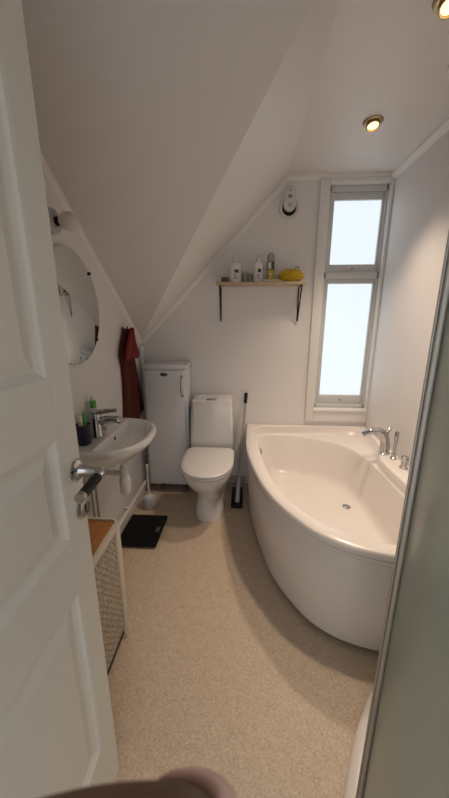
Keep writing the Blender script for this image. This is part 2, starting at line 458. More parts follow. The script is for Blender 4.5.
bm = B(); lathe(bm, [(.019,0),(.021,.004),(.021,.022),(.015,.027)], (.922,1.70,.586), seg=20); k = obj('knob', bm, M_chrome, t)
bm = B(); tube(bm, [(.922,1.688,.602),(.915,1.655,.612)], [.006,.005], 10); obj('lever', bm, M_chrome, k)

# ------------------------------------------------------------------ toilet
def toilet():
    root = thing('toilet', 'white porcelain toilet with its lid closed between cabinet and bath', 'toilet', (-.235, 2.1, 0))
    cx = -.235
    def oval(cy, hw, hf, hb, z, n=36, sq=2.2):
        out = []
        for k in range(n):
            a = 2*PI*k/n; c, s = math.cos(a), math.sin(a)
            x = hw*math.copysign(abs(c)**(2/sq), c); y = math.copysign(abs(s)**(2/sq), s); y *= hb if s > 0 else hf
            out.append(Vector((cx+x, cy+y, z)))
        return out
    bm = B()
    R = [oval(2.02,.104,.145,.25,.0005), oval(2.02,.106,.148,.25,.012), oval(2.02,.100,.140,.25,.05), oval(2.02,.090,.130,.25,.12), oval(2.02,.088,.128,.25,.17),
         oval(2.0,.102,.15,.26,.22), oval(1.97,.130,.185,.28,.28), oval(1.94,.155,.215,.25,.34), oval(1.93,.167,.228,.24,.38), oval(1.93,.170,.230,.24,.405), oval(1.93,.160,.222,.23,.412)]
    loft(bm, R); obj('bowl', bm, M_porc, root)
    def D(hw, yf, yb, z, n=40):       # rounded front, straight back
        out = []
        for k in range(n):
            a = 2*PI*k/n; c, s = math.cos(a), math.sin(a)
            if s <= 0: out.append(Vector((cx+hw*math.copysign(abs(c)**.86,c), 1.94+(1.94-yf)*-abs(s)**.9, z)))
            else: out.append(Vector((cx+hw*(1-.06*abs(s))*math.copysign(abs(c)**.18,c), 1.94+(yb-1.94)*abs(s)**.30, z)))
        return out
    bm = B(); loft(bm, [D(.170,1.702,2.135,.413), D(.175,1.697,2.14,.416), D(.175,1.697,2.14,.426), D(.171,1.701,2.138,.429)]); obj('seat', bm, M_plast, root)
    bm = B(); loft(bm, [D(.172,1.700,2.138,.430), D(.176,1.694,2.142,.433), D(.176,1.694,2.142,.442), D(.170,1.702,2.136,.448), D(.145,1.73,2.11,.451), D(.08,1.83,2.03,.452)]); obj('lid', bm, M_plast, root)
    # tank: slightly wider at the bottom, rounded top
    def rr(hw, y0, y1, z, r=.03):
        out = []
        for (sx, yy, a0) in ((1,y1,0),(-1,y1,90),(-1,y0,180),(1,y0,270)):
            for k in range(6):
                a = math.radians(a0+90*k/5)
                out.append(Vector((cx+sx*(hw-r)+r*math.cos(a), yy+(-r if yy==y1 else r)+r*math.sin(a), z)))
        return out
    bm = B()
    loft(bm, [rr(.150,2.19,2.405,.36), rr(.162,2.175,2.41,.40), rr(.162,2.172,2.41,.47), rr(.158,2.178,2.41,.62), rr(.150,2.188,2.41,.768)])
    obj('cistern', bm, M_porc, root)
    bm = B(); loft(bm, [rr(.149,2.189,2.411,.7682), rr(.150,2.187,2.412,.770), rr(.149,2.188,2.412,.780), rr(.142,2.196,2.405,.788), rr(.10,2.23,2.37,.793), rr(.05,2.27,2.33,.795)])
    cl = obj('cistern_lid', bm, M_porc, root)
    bm = B(); box(bm, (cx-.035,2.2,.7865), (cx+.035,2.235,.799), .004); obj('flush_button', bm, M_steel, root)
    return root
toilet()

# ------------------------------------------------------------------ tall cabinet in the corner
t = thing('tall_cabinet', 'narrow white bathroom cabinet with chrome bow handle between washbasin and toilet', 'cabinet', (-.575,2.33,0))
x0, x1, yf = -.732, -.415, 2.222
bm = B(); box(bm, (x0,yf+.02,.095), (x1,YB-.014,1.010), .004); obj('body', bm, M_lacq, t)
bm = B(); box(bm, (x0-.003,yf+.004,1.0105), (x1+.006,YB-.013,1.046), .008, 3); obj('top', bm, M_lacq, t)
bm = B(); box(bm, (x0+.002,yf,.098), (x1-.022,yf+.0195,1.003), .005, 3); dr = obj('door', bm, M_lacq, t)
bm = B()
hx = -.452
tube(bm, catmull([(hx,yf-.001,.955),(hx,yf-.014,.948),(hx,yf-.024,.92),(hx,yf-.026,.885),(hx,yf-.024,.85),(hx,yf-.014,.822),(hx,yf-.001,.815)],4), [.007]*9+[.010]*8+[.007]*8, 12)
lathe(bm, [(.011,0),(.010,.005)], (hx,yf-.0005,.955), (0,-1,0), 14); lathe(bm, [(.011,0),(.010,.005)], (hx,yf-.0005,.815), (0,-1,0), 14)
obj('handle', bm, M_chrome, dr)
bm = B(); sphere(bm, (-.582,yf-.0005,.973), 1, 20, (.032,.004,.013)); bd = obj('badge', bm, M_steel, dr); bd['label'] = 'oval dark metal badge'
bm = B(); sphere(bm, (-.582,yf-.0035,.973), 1, 20, (.025,.003,.009)); obj('badge_centre', bm, M_blackm, dr)
for i in range(5):
    bm = B(); box(bm, (-.598+i*.0068,yf-.0072,.9705), (-.594+i*.0068,yf-.0055,.9755)); obj('badge_letter', bm, M_chrome, dr)
bm = B(); box(bm, (x0+.004,yf+.006,.082), (x1-.004,yf+.018,.0945)); obj('lower_rail', bm, M_lacq, t)
for lx in (x0+.055, x1-.05):
    for ly in (yf+.05, YB-.06):
        bm = B(); lathe(bm, [(.024,0.0005),(.024,.012),(.020,.016),(.020,.086),(.026,.090),(.026,.0947)], (lx,ly,0), seg=18); obj('leg', bm, M_gun, t)

# conduit pipe in the corner
bm = B(); tube(bm, [(XL+.022,YB-.05,.0005),(XL+.022,YB-.05,1.13),(XL+.022,YB-.05,1.165)], .011, 12)
lathe(bm, [(.018,0),(.018,.03),(.012,.034)], (XL+.022,YB-.05,1.13), seg=14)
tag(obj('corner_pipe', bm, M_trim, loc=(XL+.022,YB-.05,0)), 'thin white vertical pipe in the corner behind the red towel', 'pipe')
# heating pipe above the skirting
bm = B(); tube(bm, [(XL+.034,1.12,.105),(XL+.034,2.21,.105)], .011, 12)
for y in (1.3,1.85): box(bm, (XL+.0005,y-.008,.098),(XL+.030,y+.008,.112),.002)
tag(obj('heating_pipe', bm, M_trim, loc=(XL+.034,1.6,.105)), 'white painted pipe running low along the left wall above the skirting', 'pipe')

# ------------------------------------------------------------------ washbasin
def basin():
    root = thing('washbasin', 'small rounded white porcelain washbasin fixed to the left wall', 'washbasin', (XL,1.52,.76))
    cy = 1.525; xw = XL+.001; ZB = .785
    def ring(hw, dep, z, n=44, x0=0, yo=0):
        # flat at the wall, bowed to the front
        out = []
        for k in range(n):
            a = -PI/2 + PI*k/(n-1)*1.0
            c, s = math.cos(a), math.sin(a)
            out.append(Vector((xw+x0+dep*abs(c)**.62, cy+yo+hw*math.copysign(abs(s)**.9,s), z)))
        return out
    def bowl(hw, xa, xb, z, n=44):
        # closed oval from xa to xb, given as many points as ring
        out = []
        for k in range(n):
            a = -PI/2 + 2*PI*k/n*1.0 - 0
            a = -PI/2 + (PI*k/(n-1))
            c, s = math.cos(a), math.sin(a)
            out.append(Vector((xw+xa+(xb-xa)*(abs(c)**.7), cy+hw*math.copysign(abs(s)**.85,s), z)))
        return out
    bm = B()
    R = [ring(.10,.13,ZB-.155), ring(.17,.20,ZB-.135), ring(.225,.265,ZB-.095), ring(.252,.310,ZB-.055), ring(.262,.328,ZB-.035), ring(.265,.333,ZB-.015), ring(.260,.327,ZB-.003), ring(.252,.319,ZB),
         bowl(.235,.112,.302,ZB-.001), bowl(.227,.118,.292,ZB-.010), bowl(.210,.122,.276,ZB-.045), bowl(.175,.13,.26,ZB-.085), bowl(.11,.145,.225,ZB-.112), bowl(.03,.165,.19,ZB-.118)]
    loft(bm, R); obj('bowl', bm, M_porc, root, angle=55)
    bm = B(); lathe(bm, [(.009,0),(.009,.004),(.005,.006)], (xw+.1185,cy+.0,ZB-.033), (1,0,.3), 16); obj('overflow_hole', bm, M_blackm, root)
    bm = B(); lathe(bm, [(.020,0),(.020,.003),(.012,.005)], (xw+.18,cy,ZB-.118), seg=18); obj('waste', bm, M_chrome, root)
    # bottle trap under the bowl
    tx, ty = xw+.165, cy-.02
    bm = B(); lathe(bm, [(.027,0),(.030,.01),(.031,.075),(.026,.095),(.022,.10),(.021,.135),(.024,.137),(.024,.150),(.017,.152),(.017,.185)], (tx,ty,.445), seg=22)
    tube(bm, [(tx,ty,.555),(tx-.05,ty,.56),(xw+.002,ty,.56)], .016, 14)
    obj('trap', bm, M_plast, root)
    bm = B(); lathe(bm, [(.020,0),(.022,.003),(.022,.010),(.02,.013)], (tx,ty,.627), seg=18); obj('trap_collar', bm, M_chrome, root)
basin()
for y, lab in ((1.395,'thin chrome supply pipe under the basin nearer the door'), (1.44,'thin chrome supply pipe under the basin nearer the white trap')):
    t = thing('supply_pipe', lab, 'pipe', (XL+.03,y,.115), group='supply pipes under the basin')
    bm = B(); tube(bm, [(XL+.03,y,.1165),(XL+.03,y,.58),(XL+.055,y,.615)], .006, 10)
    obj('pipe', bm, M_steel, t)
    bm = B(); lathe(bm, [(.011,0),(.013,.01),(.013,.03),(.009,.036)], (XL+.03,y,.545), seg=12)
    tube(bm, [(XL+.03,y,.56),(XL+.062,y,.56)], [.006,.008], 10); obj('valve', bm, M_steel, t)

# basin mixer tap
t = thing('basin_mixer_tap', 'squat chrome mixer tap standing on the washbasin', 'tap', (XL+.062,1.46,.785))
bx, by, bz = XL+.060, 1.462, .7855
bm = B(); lathe(bm, [(.026,0),(.029,.006),(.0265,.010),(.0255,.090),(.026,.118),(.020,.128)], (bx,by,bz), seg=24); obj('body', bm, M_chrome, t)
bm = B(); tube(bm, catmull([(bx+.012,by+.002,bz+.082),(bx+.055,by+.01,bz+.090),(bx+.100,by+.018,bz+.088),(bx+.122,by+.022,bz+.078)],4), [.021]*5+[.019]*5+[.017]*3, 14); obj('spout', bm, M_chrome, t)
bm = B(); tube(bm, catmull([(bx,by,bz+.124),(bx+.04,by+.006,bz+.134),(bx+.105,by+.016,bz+.138)],4), [.018]*3+[.013]*3+[.010]*3, 12); obj('lever', bm, M_chrome, t)
# white soap bar shaped dispenser nozzle seen on the spout
bm = B()
lathe(bm, [(.012,0),(.014,.008),(.014,.022),(.008,.03),(.004,.034)], (XL+.045,1.575,.7855), seg=14)
t = obj('plug_holder', bm, M_steel, loc=(XL+.045,1.575,.7855)); tag(t, 'small dull metal plug knob on the back ledge of the basin beside the red towel', 'plug')
# bottle with a green cap
t = thing('soap_bottle', 'white bottle with a green cap standing behind the basin tap', 'bottle', (XL+.028,1.50,.7855))
bm = B(); lathe(bm, [(.020,0),(.022,.004),(.022,.105),(.017,.125),(.012,.132),(.012,.14)], (XL+.028,1.512,.7855), seg=20); obj('bottle', bm, M_plast, t)
bm = B(); lathe(bm, [(.016,.0),(.0165,.004),(.0165,.034),(.014,.037)], (XL+.028,1.512,.9260), seg=20); obj('cap', bm, M_green, t)['label'] = 'green cap'
bm = B(); lathe(bm, [(.009,0),(.009,.02),(.004,.026)], (XL+.028,1.512,.9635), seg=14); obj('tip', bm, M_plast, t)
# toothbrush cup and contents
t = thing('toothbrush_cup', 'dark navy tumbler on the near end of the washbasin', 'cup', (XL+.040,1.375,.7855))
bm = B(); lathe(bm, [(.027,0),(.030,.004),(.035,.10),(.0335,.101),(.028,.008),(.001,.007)], (XL+.042,1.365,.7857), seg=24); obj('tumbler', bm, M_navy, t)
bm = B(); tube(bm, [(XL+.046,1.372,.7945),(XL+.042,1.382,.905),(XL+.040,1.386,.945)], [.008,.013,.003], 12)
tag(obj('toothpaste_tube', bm, M_green, loc=(XL+.046,1.372,.7945)), 'green toothpaste tube standing in the navy tumbler', 'tube')
t = thing('shaving_gel_tube', 'white and pink tube standing in the navy tumbler', 'tube', (XL+.038,1.352,.7945))
bm = B(); tube(bm, [(XL+.038,1.352,.7945),(XL+.042,1.346,.905)], [.008,.011], 12); obj('tube', bm, M_pink, t)
bm = B(); tube(bm, [(XL+.042,1.346,.9055),(XL+.043,1.344,.935)], [.011,.010], 12); obj('cap', bm, M_plast, t)

# ------------------------------------------------------------------ towel on its hook
t = thing('towel_hook', 'small wall hook carrying the dark red towel', 'hook', (XL,2.06,1.30))
bm = B(); lathe(bm, [(.012,0),(.012,.004),(.006,.006)], (XL+.0005,2.066,1.305), (1,0,0), 14)
tube(bm, catmull([(XL+.004,2.066,1.305),(XL+.020,2.066,1.300),(XL+.032,2.066,1.305),(XL+.036,2.066,1.322)],4), .004, 8); obj('hook', bm, M_blackm, t)
def cloth(prof, x0, depth, folds, seed, taper=1):
    """a hanging cloth: profile rows (z, y_left, y_right)"""
    rnd = random.Random(seed); ph = [rnd.uniform(0,6) for _ in range(4)]
    bm = B(); rows = []; n = 30
    P = catmull([(a,b,c) for a,b,c in prof], 6)
    for r, p in enumerate(P):
        z, ya, yb = p; t_ = r/(len(P)-1); front, back = [], []
        for k in range(n):
            u = k/(n-1); env = math.sin(PI*min(1,max(0,u)))**.5
            fold = math.sin(folds*PI*u+ph[0]+.6*math.sin(2*t_+ph[1]))*.5+.5
            d = x0 + depth*(.25+.75*env)*(.45+.55*fold)*(1-.25*t_)
            zz = z - .012*math.sin(3*PI*u+ph[2])*t_
            front.append(Vector((d, ya+(yb-ya)*u, zz))); back.append(Vector((d-.010-(d-.010-x0)*.45, ya+(yb-ya)*u, zz)))
        rows.append(front+list(reversed(back)))
    loft(bm, rows, True, True)
    return bm
tw = thing('bath_towel', 'dark red towel hanging from a wall hook behind the washbasin', 'towel', (XL+.02,2.1,.7))
obj('towel_body', cloth([(1.305,2.052,2.078),(1.27,2.03,2.105),(1.21,1.985,2.15),(1.14,1.955,2.185),(1.05,1.975,2.21),(.90,1.97,2.26),(.76,1.95,2.31),(.665,1.93,2.345)], XL+.006, .050, 4.2, 3), M_towel2, tw)
obj('towel_fold', cloth([(1.312,2.05,2.075),(1.27,2.02,2.095),(1.22,1.975,2.125),(1.165,1.94,2.165),(1.13,1.935,2.19),(1.115,1.94,2.185)], XL+.060, .022, 2.6, 8), M_towel, tw)

# ------------------------------------------------------------------ round mirror and wall lamp
MC = Vector((XL, 1.455, 1.42)); MR = .259
t = thing('round_mirror', 'round frameless mirror on the left wall above the basin', 'mirror', MC)
bm = B(); lathe(bm, [(MR-.004,.012),(MR,.013),(MR,.016),(MR-.006,.0185)], MC, (1,0,0), 72); obj('mirror_glass', bm, M_mirror, t)
bm = B(); lathe(bm, [(MR-.03,.0005),(MR-.03,.0118)], MC, (1,0,0), 48); obj('backing_board', bm, M_dark, t)
for a in (42, -38, 138, 218):
    a = math.radians(a); p = MC + Vector((0, math.cos(a)*MR, math.sin(a)*MR)); d = Vector((0, math.cos(a), math.sin(a)))
    bm = B(); M4 = Matrix.Translation(p) @ Matrix.Rotation(a, 4, 'X')
    box(bm, (.001,-.008,-.007), (.0225,.003,.007), .002, M=M4); obj('clip', bm, M_blackm, t)
t = thing('wall_lamp', 'unlit wall lamp with an opal globe above the round mirror', 'lamp', (XL,1.45,1.77))
bm = B(); lathe(bm, [(.050,.0005),(.050,.012),(.044,.018),(.02,.02)], (XL,1.392,1.762), (1,0,0), 30); obj('wall_plate', bm, M_grey, t)
bm = B(); lathe(bm, [(.018,0),(.018,.0175)], (XL+.020,1.392,1.762), (1,0,0), 22); obj('lamp_holder', bm, M_black, t)
bm = B(); lathe(bm, [(.018,0),(.027,.008),(.034,.021),(.036,.034),(.034,.048),(.026,.061),(.014,.068),(.002,.070)], (XL+.038,1.392,1.762), (1,0,0), 28); obj('globe', bm, M_glob, t)

# ------------------------------------------------------------------ wall shelf and what stands on it
t = thing('wall_shelf', 'narrow pale wood shelf on two black wire brackets on the back wall', 'shelf', (.105,YB,1.60))
ZS = 1.612; SY0 = 2.272
bm = B(); box(bm, (-.200,SY0,ZS-.018), (.415,YB-.001,ZS), .002); obj('board', bm, M_shelfw, t)
for x in (-.178, .385):
    bm = B(); yb = YB-.006; z0, z1 = 1.352, ZS-.0225
    tube(bm, [(x,yb,z0),(x,yb,z1),(x,SY0+.015,z1)], .0048, 8)
    tube(bm, [(x,yb,z0),(x,yb-.012,z0),(x,SY0+.018,z1-.006)], .0048, 8)
    obj('bracket', bm, M_blackm, t)

def pump_bottle(x, y, r, h, label, collar):
    t = thing('pump_bottle', label, 'bottle', (x,y,ZS), group='pump bottles on the wall shelf')
    bm = B(); lathe(bm, [(r*.92,0.0004),(r,.004),(r,h*.80),(r*.86,h*.92),(r*.45,h*.985),(r*.42,h)], (x,y,ZS), seg=26); obj('bottle', bm, M_plast, t)
    bm = B(); lathe(bm, [(r*.42,0),(r*.42,.016),(r*.15,.018),(r*.13,.042),(r*.34,.043),(r*.34,.054),(r*.2,.056)], (x,y,ZS+h+.0005), seg=18)
    tube(bm, [(x,y,ZS+h+.049),(x-.016,y-.026,ZS+h+.046)], [.006,.004], 8); obj('pump', bm, collar, t)
    bm = B()
    def seg(a0,a1,z0,z1,rr_):
        pr = [Vector((x+rr_*math.sin(math.radians(a)), y-rr_*math.cos(math.radians(a)), 0)) for a in range(a0,a1+1,8)]
        v = [[bm.verts.new(p+Vector((0,0,z))) for p in pr] for z in (z0,z1)]
        for i in range(len(pr)-1): bm.faces.new((v[0][i],v[0][i+1],v[1][i+1],v[1][i]))
    seg(-48,48,ZS+h*.12,ZS+h*.66,r+.0006); lb = obj('label_sticker', bm, M_label, t)
    bm = B(); seg(-8,32,ZS+h*.46,ZS+h*.62,r+.0011); obj('label_print', bm, M_ink, t)
    for i in range(4):
        bm = B(); seg(-16,24-8*(i%2),ZS+h*(.16+.065*i),ZS+h*(.185+.065*i),r+.0011); obj('text_line', bm, M_ink, t)
pump_bottle(-.070, 2.335, .041, .132, 'stout white pump bottle, left of the two pump bottles on the wall shelf', M_plast)
pump_bottle(.088, 2.335, .034, .138, 'slimmer white pump bottle nearer the gold spray can on the wall shelf', M_plast)
bm = B(); box(bm, (-.168,2.31,ZS+.0004), (-.118,2.35,ZS+.036), .004); tag(obj('small_box', bm, M_brown, loc=(-.14,2.33,ZS)), 'tiny brown box at the left end of the wall shelf', 'box')
t = thing('small_jar', 'small greenish grey jar between the two pump bottles', 'jar', (-.008,2.35,ZS))
M_jar = mat('greenish_grey_glass', (.30,.30,.24), .25)
bm = B(); lathe(bm, [(.018,.0004),(.020,.003),(.020,.055),(.016,.062)], (-.004,2.355,ZS), seg=20); obj('jar', bm, M_jar, t)
bm = B(); lathe(bm, [(.017,0),(.018,.002),(.018,.012),(.015,.014)], (-.004,2.355,ZS+.0625), seg=20); obj('lid', bm, M_grey, t)
bm = B(); lathe(bm, [(.014,.0004),(.015,.003),(.015,.050),(.013,.054)], (.033,2.358,ZS), seg=18); tag(obj('small_vial', bm, M_jar, loc=(.033,2.358,ZS)), 'slim dark vial close beside the right-hand pump bottle', 'vial')
t = thing('spray_can', 'gold spray can with a dark label and grey domed cap on the shelf', 'can', (.172,2.345,ZS))
bm = B(); lathe(bm, [(.024,.0004),(.026,.004),(.026,.135),(.022,.142)], (.172,2.345,ZS), seg=24); obj('can', bm, M_gold, t)
bm = B(); lathe(bm, [(.0262,0),(.0264,.001),(.0264,.052),(.0262,.053)], (.172,2.345,ZS+.082), seg=24, cap=False); obj('dark_label', bm, M_ink, t)
bm = B(); 
def plate(a0,a1,z0,z1,rr_,x=.172,y=2.345):
    pr = [Vector((x+rr_*math.sin(math.radians(a)), y-rr_*math.cos(math.radians(a)), 0)) for a in range(a0,a1+1,6)]
    v = [[bm.verts.new(p+Vector((0,0,z))) for p in pr] for z in (z0,z1)]
    for i in range(len(pr)-1): bm.faces.new((v[0][i],v[0][i+1],v[1][i+1],v[1][i]))
plate(-48,6,ZS+.088,ZS+.130,.0270); obj('pale_print', bm, M_label, t)
for q in ((-30,12,.03,.036),(-30,18,.05,.056)):
    bm = B(); plate(q[0],q[1],ZS+q[2],ZS+q[3],.0268); obj('text_line', bm, M_label, t)
bm = B(); lathe(bm, [(.023,0),(.024,.002),(.024,.028),(.019,.044),(.010,.051),(.001,.053)], (.172,2.345,ZS+.1425), seg=24); obj('cap', bm, M_steel, t)
# lying tube in front of the can
bm = B(); tube(bm, [(.12,2.298,ZS+.0075),(.14,2.298,ZS+.009),(.20,2.299,ZS+.009),(.255,2.30,ZS+.0075)], [.006,.0075,.0085,.005], 12)
tag(obj('cream_tube', bm, mat('pale_yellow_plastic',(.70,.62,.36),.35), loc=(.18,2.3,ZS)), 'pale yellow tube lying along the front edge of the wall shelf', 'tube')
# yellow net sponge
def sponge():
    t = thing('net_sponge', 'ruffled yellow net sponge on the right end of the wall shelf', 'sponge', (.315,2.345,ZS))
    bm = B(); rnd = random.Random(2)
    c = Vector((.315,2.345,ZS+.043)); nu, nv = 64, 34; rows = []
    for j in range(1, nv):
        th = PI*j/nv; row = []
        for i in range(nu):
            ph = 2*PI*i/nu
            k = 1 + .07*math.sin(11*ph+5*math.sin(4*th)) * math.sin(th) + .06*math.sin(13*th+3*math.sin(3*ph))
            z = .041*math.cos(th)*k
            row.append(c + Vector((.085*math.sin(th)*math.cos(ph)*k, .040*math.sin(th)*math.sin(ph)*k, max(z,-.0425))))
        rows.append(row)
    loft(bm, rows); obj('net', bm, M_yel, t, smooth=True, angle=180)
    M_ruf = mat('bright_yellow_mesh',(.75,.55,.05),.8)
    for k in range(40):
        a = rnd.uniform(0,2*PI); e = rnd.uniform(.1,.9); 
        d = Vector((.083*math.cos(a)*math.cos(e*1.4), -.039*abs(math.sin(a))*math.cos(e*1.4)-.004, .040*math.sin(e*1.4)*rnd.choice((1,1,-.6))))
        p = c+d*1.0; u = Vector((rnd.uniform(-1,1),rnd.uniform(-.3,.3),rnd.uniform(-1,1))).normalized()*.012
        bm = B(); tube(bm, [p-u, p+d.normalized()*.006, p+u], .0022, 6); obj('ruffle', bm, M_ruf, t)
    bm = B(); tube(bm, catmull([(.335,2.335,ZS+.080),(.345,2.33,ZS+.098),(.362,2.33,ZS+.096),(.365,2.335,ZS+.074)],4), .003, 8); obj('cord', bm, M_brown, t)
sponge()

# ------------------------------------------------------------------ wall vent
t = thing('wall_vent', 'round white wall vent with a dark gap, swung-open cover and slim strap', 'vent', (.289,YB,2.10))
vx, vz = .289, 2.095
bm = B(); lathe(bm, [(.068,.0005),(.068,.010),(.063,.016),(.058,.016),(.055,.011),(.050,.013),(.047,.010),(.047,.004)], (vx,YB,vz), (0,-1,0), 36, cap=False); obj('ring', bm, M_plast, t)
bm = B(); lathe(bm, [(.0465,.001),(.0465,.0045)], (vx,YB,vz), (0,-1,0), 30); obj('dark_opening', bm, M_dark, t)
bm = B(); lathe(bm, [(.036,.008),(.040,.014),(.040,.036),(.036,.041),(.028,.042),(.021,.038),(.016,.037)], (vx,YB-.002,vz+.014), (0,-1,0), 30)
cv = obj('cover_disc', bm, M_plast, t)
bm = B()
def stad(hw, z0, z1, y, n=10):
    c = [(vx+hw*math.cos(PI*k/n), y, z1+hw*math.sin(PI*k/n)) for k in range(n+1)] + [(vx-hw*math.cos(PI*k/n), y, z0-hw*math.sin(PI*k/n)) for k in range(n+1)]
    return [Vector(p) for p in c]
loft(bm, [stad(.032,vz+.05,vz+.092,YB-.001), stad(.034,vz+.05,vz+.092,YB-.004), stad(.034,vz+.05,vz+.092,YB-.030), stad(.030,vz+.05,vz+.090,YB-.034)])
st_ = obj('strap', bm, M_plast, t)
bm = B(); lathe(bm, [(.014,0),(.015,.002),(.011,.004),(.009,.001)], (vx,YB-.0342,vz+.062), (0,-1,0), 20); obj('small_ring', bm, M_steel, st_)
bm = B(); lathe(bm, [(.004,0),(.004,.002)], (vx,YB-.0342,vz+.098), (0,-1,0), 12); obj('screw', bm, M_blackm, st_)
bm = B(); lathe(bm, [(.014,0),(.014,.002)], (vx,YB-.0395,vz+.014), (0,-1,0), 20); obj('centre_hole', bm, M_grey, cv)

# ------------------------------------------------------------------ ceiling spots
def spot(x, y, label, lit=True, tilt=(.0,-.35,-1)):
    t = thing('ceiling_spot', label, 'ceiling light', (x,y,ZC), group='recessed ceiling spots')
    bm = B(); lathe(bm, [(.046,.0005),(.046,.004),(.040,.008),(.033,.009),(.032,.004)], (x,y,ZC), (0,0,-1), 32, cap=False); obj('trim_ring', bm, M_brass if lit else M_plast, t)
    d = Vector(tilt).normalized()
    bm = B(); lathe(bm, [(.030,-.002),(.031,.010),(.031,.018),(.027,.020),(.026,.012)], Vector((x,y,ZC-.008)), d, 28, cap=False); obj('tilting_ring', bm, M_brass if lit else M_plast, t)
    bm = B(); lathe(bm, [(.025,.006),(.025,.012),(.018,.017),(.006,.018)], Vector((x,y,ZC-.008)), d, 24); obj('bulb', bm, M_bulb if lit else M_plast, t)
    if lit:
        l = bpy.data.lights.new('spot_beam','SPOT'); l.energy = SPOT_WATT; l.color = (1.0,.79,.60); l.spot_size = math.radians(92); l.spot_blend = 1.0; l.shadow_soft_size = .05
        o = bpy.data.objects.new('spot_beam', l); link(o); o.parent = t; o.location = (0,0,-.035)
        o.rotation_euler = Vector((0,0,-1)).rotation_difference(Vector((0,0,-1))).to_euler()
spot(.600,1.834,'lit recessed ceiling spot nearest the window')
spot(.590,1.232,'lit recessed ceiling spot nearer the door, at the top edge of the picture')
spot(.792,1.50,'pale round ceiling fitting above the shower, cut by the picture edge', lit=False, tilt=(0,0,-1))

# ------------------------------------------------------------------ laundry hamper
def hamper():
    x0, x1, y0, y1, H = -.785, -.497, .66, 1.085, .585
    t = thing('laundry_hamper', 'pale wicker laundry hamper with white frame and orange wooden lid behind the door', 'hamper', ((x0+x1)/2,(y0+y1)/2,0))
    bm = B(); box(bm, (x0+.008,y0+.008,.045), (x1-.008,y1-.008,H-.035), .02, 3); obj('wicker_body', bm, M_wick, t)
    for x in (x0+.021, x1-.021):
        for y in (y0+.021, y1-.021):
            bm = B(); box(bm, (x-.020,y-.020,.0006), (x+.020,y+.020,H-.0325), .008, 3); obj('post', bm, M_cane, t)
    def rr(x0,x1,y0,y1,r,z):
        out = []
        for cx_, cy_, a0 in ((x1-r,y1-r,0),(x0+r,y1-r,90),(x0+r,y0+r,180),(x1-r,y0+r,270)):
            for k in range(7):
                a = math.radians(a0+15*k); out.append(Vector((cx_+r*math.cos(a), cy_+r*math.sin(a), z)))
        return out
    bm = B(); i = .011
    loft(bm, [rr(x0+i,x1-i,y0+i,y1-i,.02,H-.032), rr(x0,x1,y0,y1,.035,H-.032), rr(x0-.003,x1+.003,y0-.003,y1+.003,.036,H-.016), rr(x0,x1,y0,y1,.035,H), rr(x0+i,x1-i,y0+i,y1-i,.02,H), rr(x0+i,x1-i,y0+i,y1-i,.02,H-.011)], True, False)
    obj('rim', bm, M_cane, t)
    bm = B(); j = i+.0005; loft(bm, [rr(x0+j,x1-j,y0+j,y1-j,.02,H-.028), rr(x0+j,x1-j,y0+j,y1-j,.02,H-.008), rr(x0+j+.003,x1-j-.003,y0+j+.003,y1-j-.003,.018,H-.006)])
    obj('lid', bm, M_lidw, t)['label'] = 'orange pine lid'
    bm = B(); box(bm, (x0+.012,y0+.012,.025), (x1-.012,y1-.012,.044), .004); obj('base', bm, M_blackm, t)
hamper()

# ------------------------------------------------------------------ bathroom scale on the floor
t = thing('bathroom_scale', 'flat black glass bathroom scale on the floor by the left wall', 'scale', (-.655,1.745,0))
bm = B(); box(bm, (-.775,1.592,.016), (-.520,1.900,.024), .006, 3); obj('glass_plate', bm, M_glassblk, t)
bm = B(); box(bm, (-.563,1.725,.0241), (-.537,1.772,.0246)); obj('display', bm, M_lcd, t)
bm = B(); box(bm, (-.755,1.615,.008), (-.54,1.878,.0158), .003); obj('underside', bm, M_black, t)
for x in (-.745,-.55):
    for y in (1.625,1.868):
        bm = B(); lathe(bm, [(.014,.0005),(.015,.003),(.015,.0078)], (x,y,0), seg=14); obj('foot', bm, M_black, t)

# toilet brush
t = thing('toilet_brush', 'grey toilet brush standing in its pot beside the cabinet', 'toilet brush', (-.690,2.03,0))
bm = B(); lathe(bm, [(.046,.0005),(.050,.006),(.052,.075),(.047,.088),(.030,.094),(.029,.09)], (-.690,2.03,0), seg=26); obj('pot', bm, M_grey, t)
bm = B(); lathe(bm, [(.030,.0945),(.026,.100),(.009,.106),(.007,.12),(.006,.30),(.009,.32),(.009,.345),(.005,.35)], (-.690,2.03,0), seg=16); obj('handle', bm, M_plast, t)

# floor mop
t = thing('floor_mop', 'flat black floor mop with a pale pole leaning between toilet and bath', 'mop', (-.030,2.08,0))
a, b = Vector((-.034,2.085,.05)), Vector((.020,2.402,.80))
bm = B(); tube(bm, [a, a.lerp(b,.9)], .0095, 12); obj('pole', bm, M_alu, t)
bm = B(); tube(bm, [a.lerp(b,.9005), b], [.013,.0135], 14); obj('grip', bm, M_black, t)
bm = B(); tube(bm, [a-(b-a).normalized()*.015, a+(b-a).normalized()*.16], [.017,.014], 12); obj('socket', bm, M_grey, t)
bm = B(); box(bm, (-.082,2.045,.014), (.006,2.30,.036), .006); obj('head', bm, M_black, t)
bm = B(); box(bm, (-.080,2.05,.0005), (.004,2.295,.0138)); obj('mop_pad', bm, M_blackm, t)

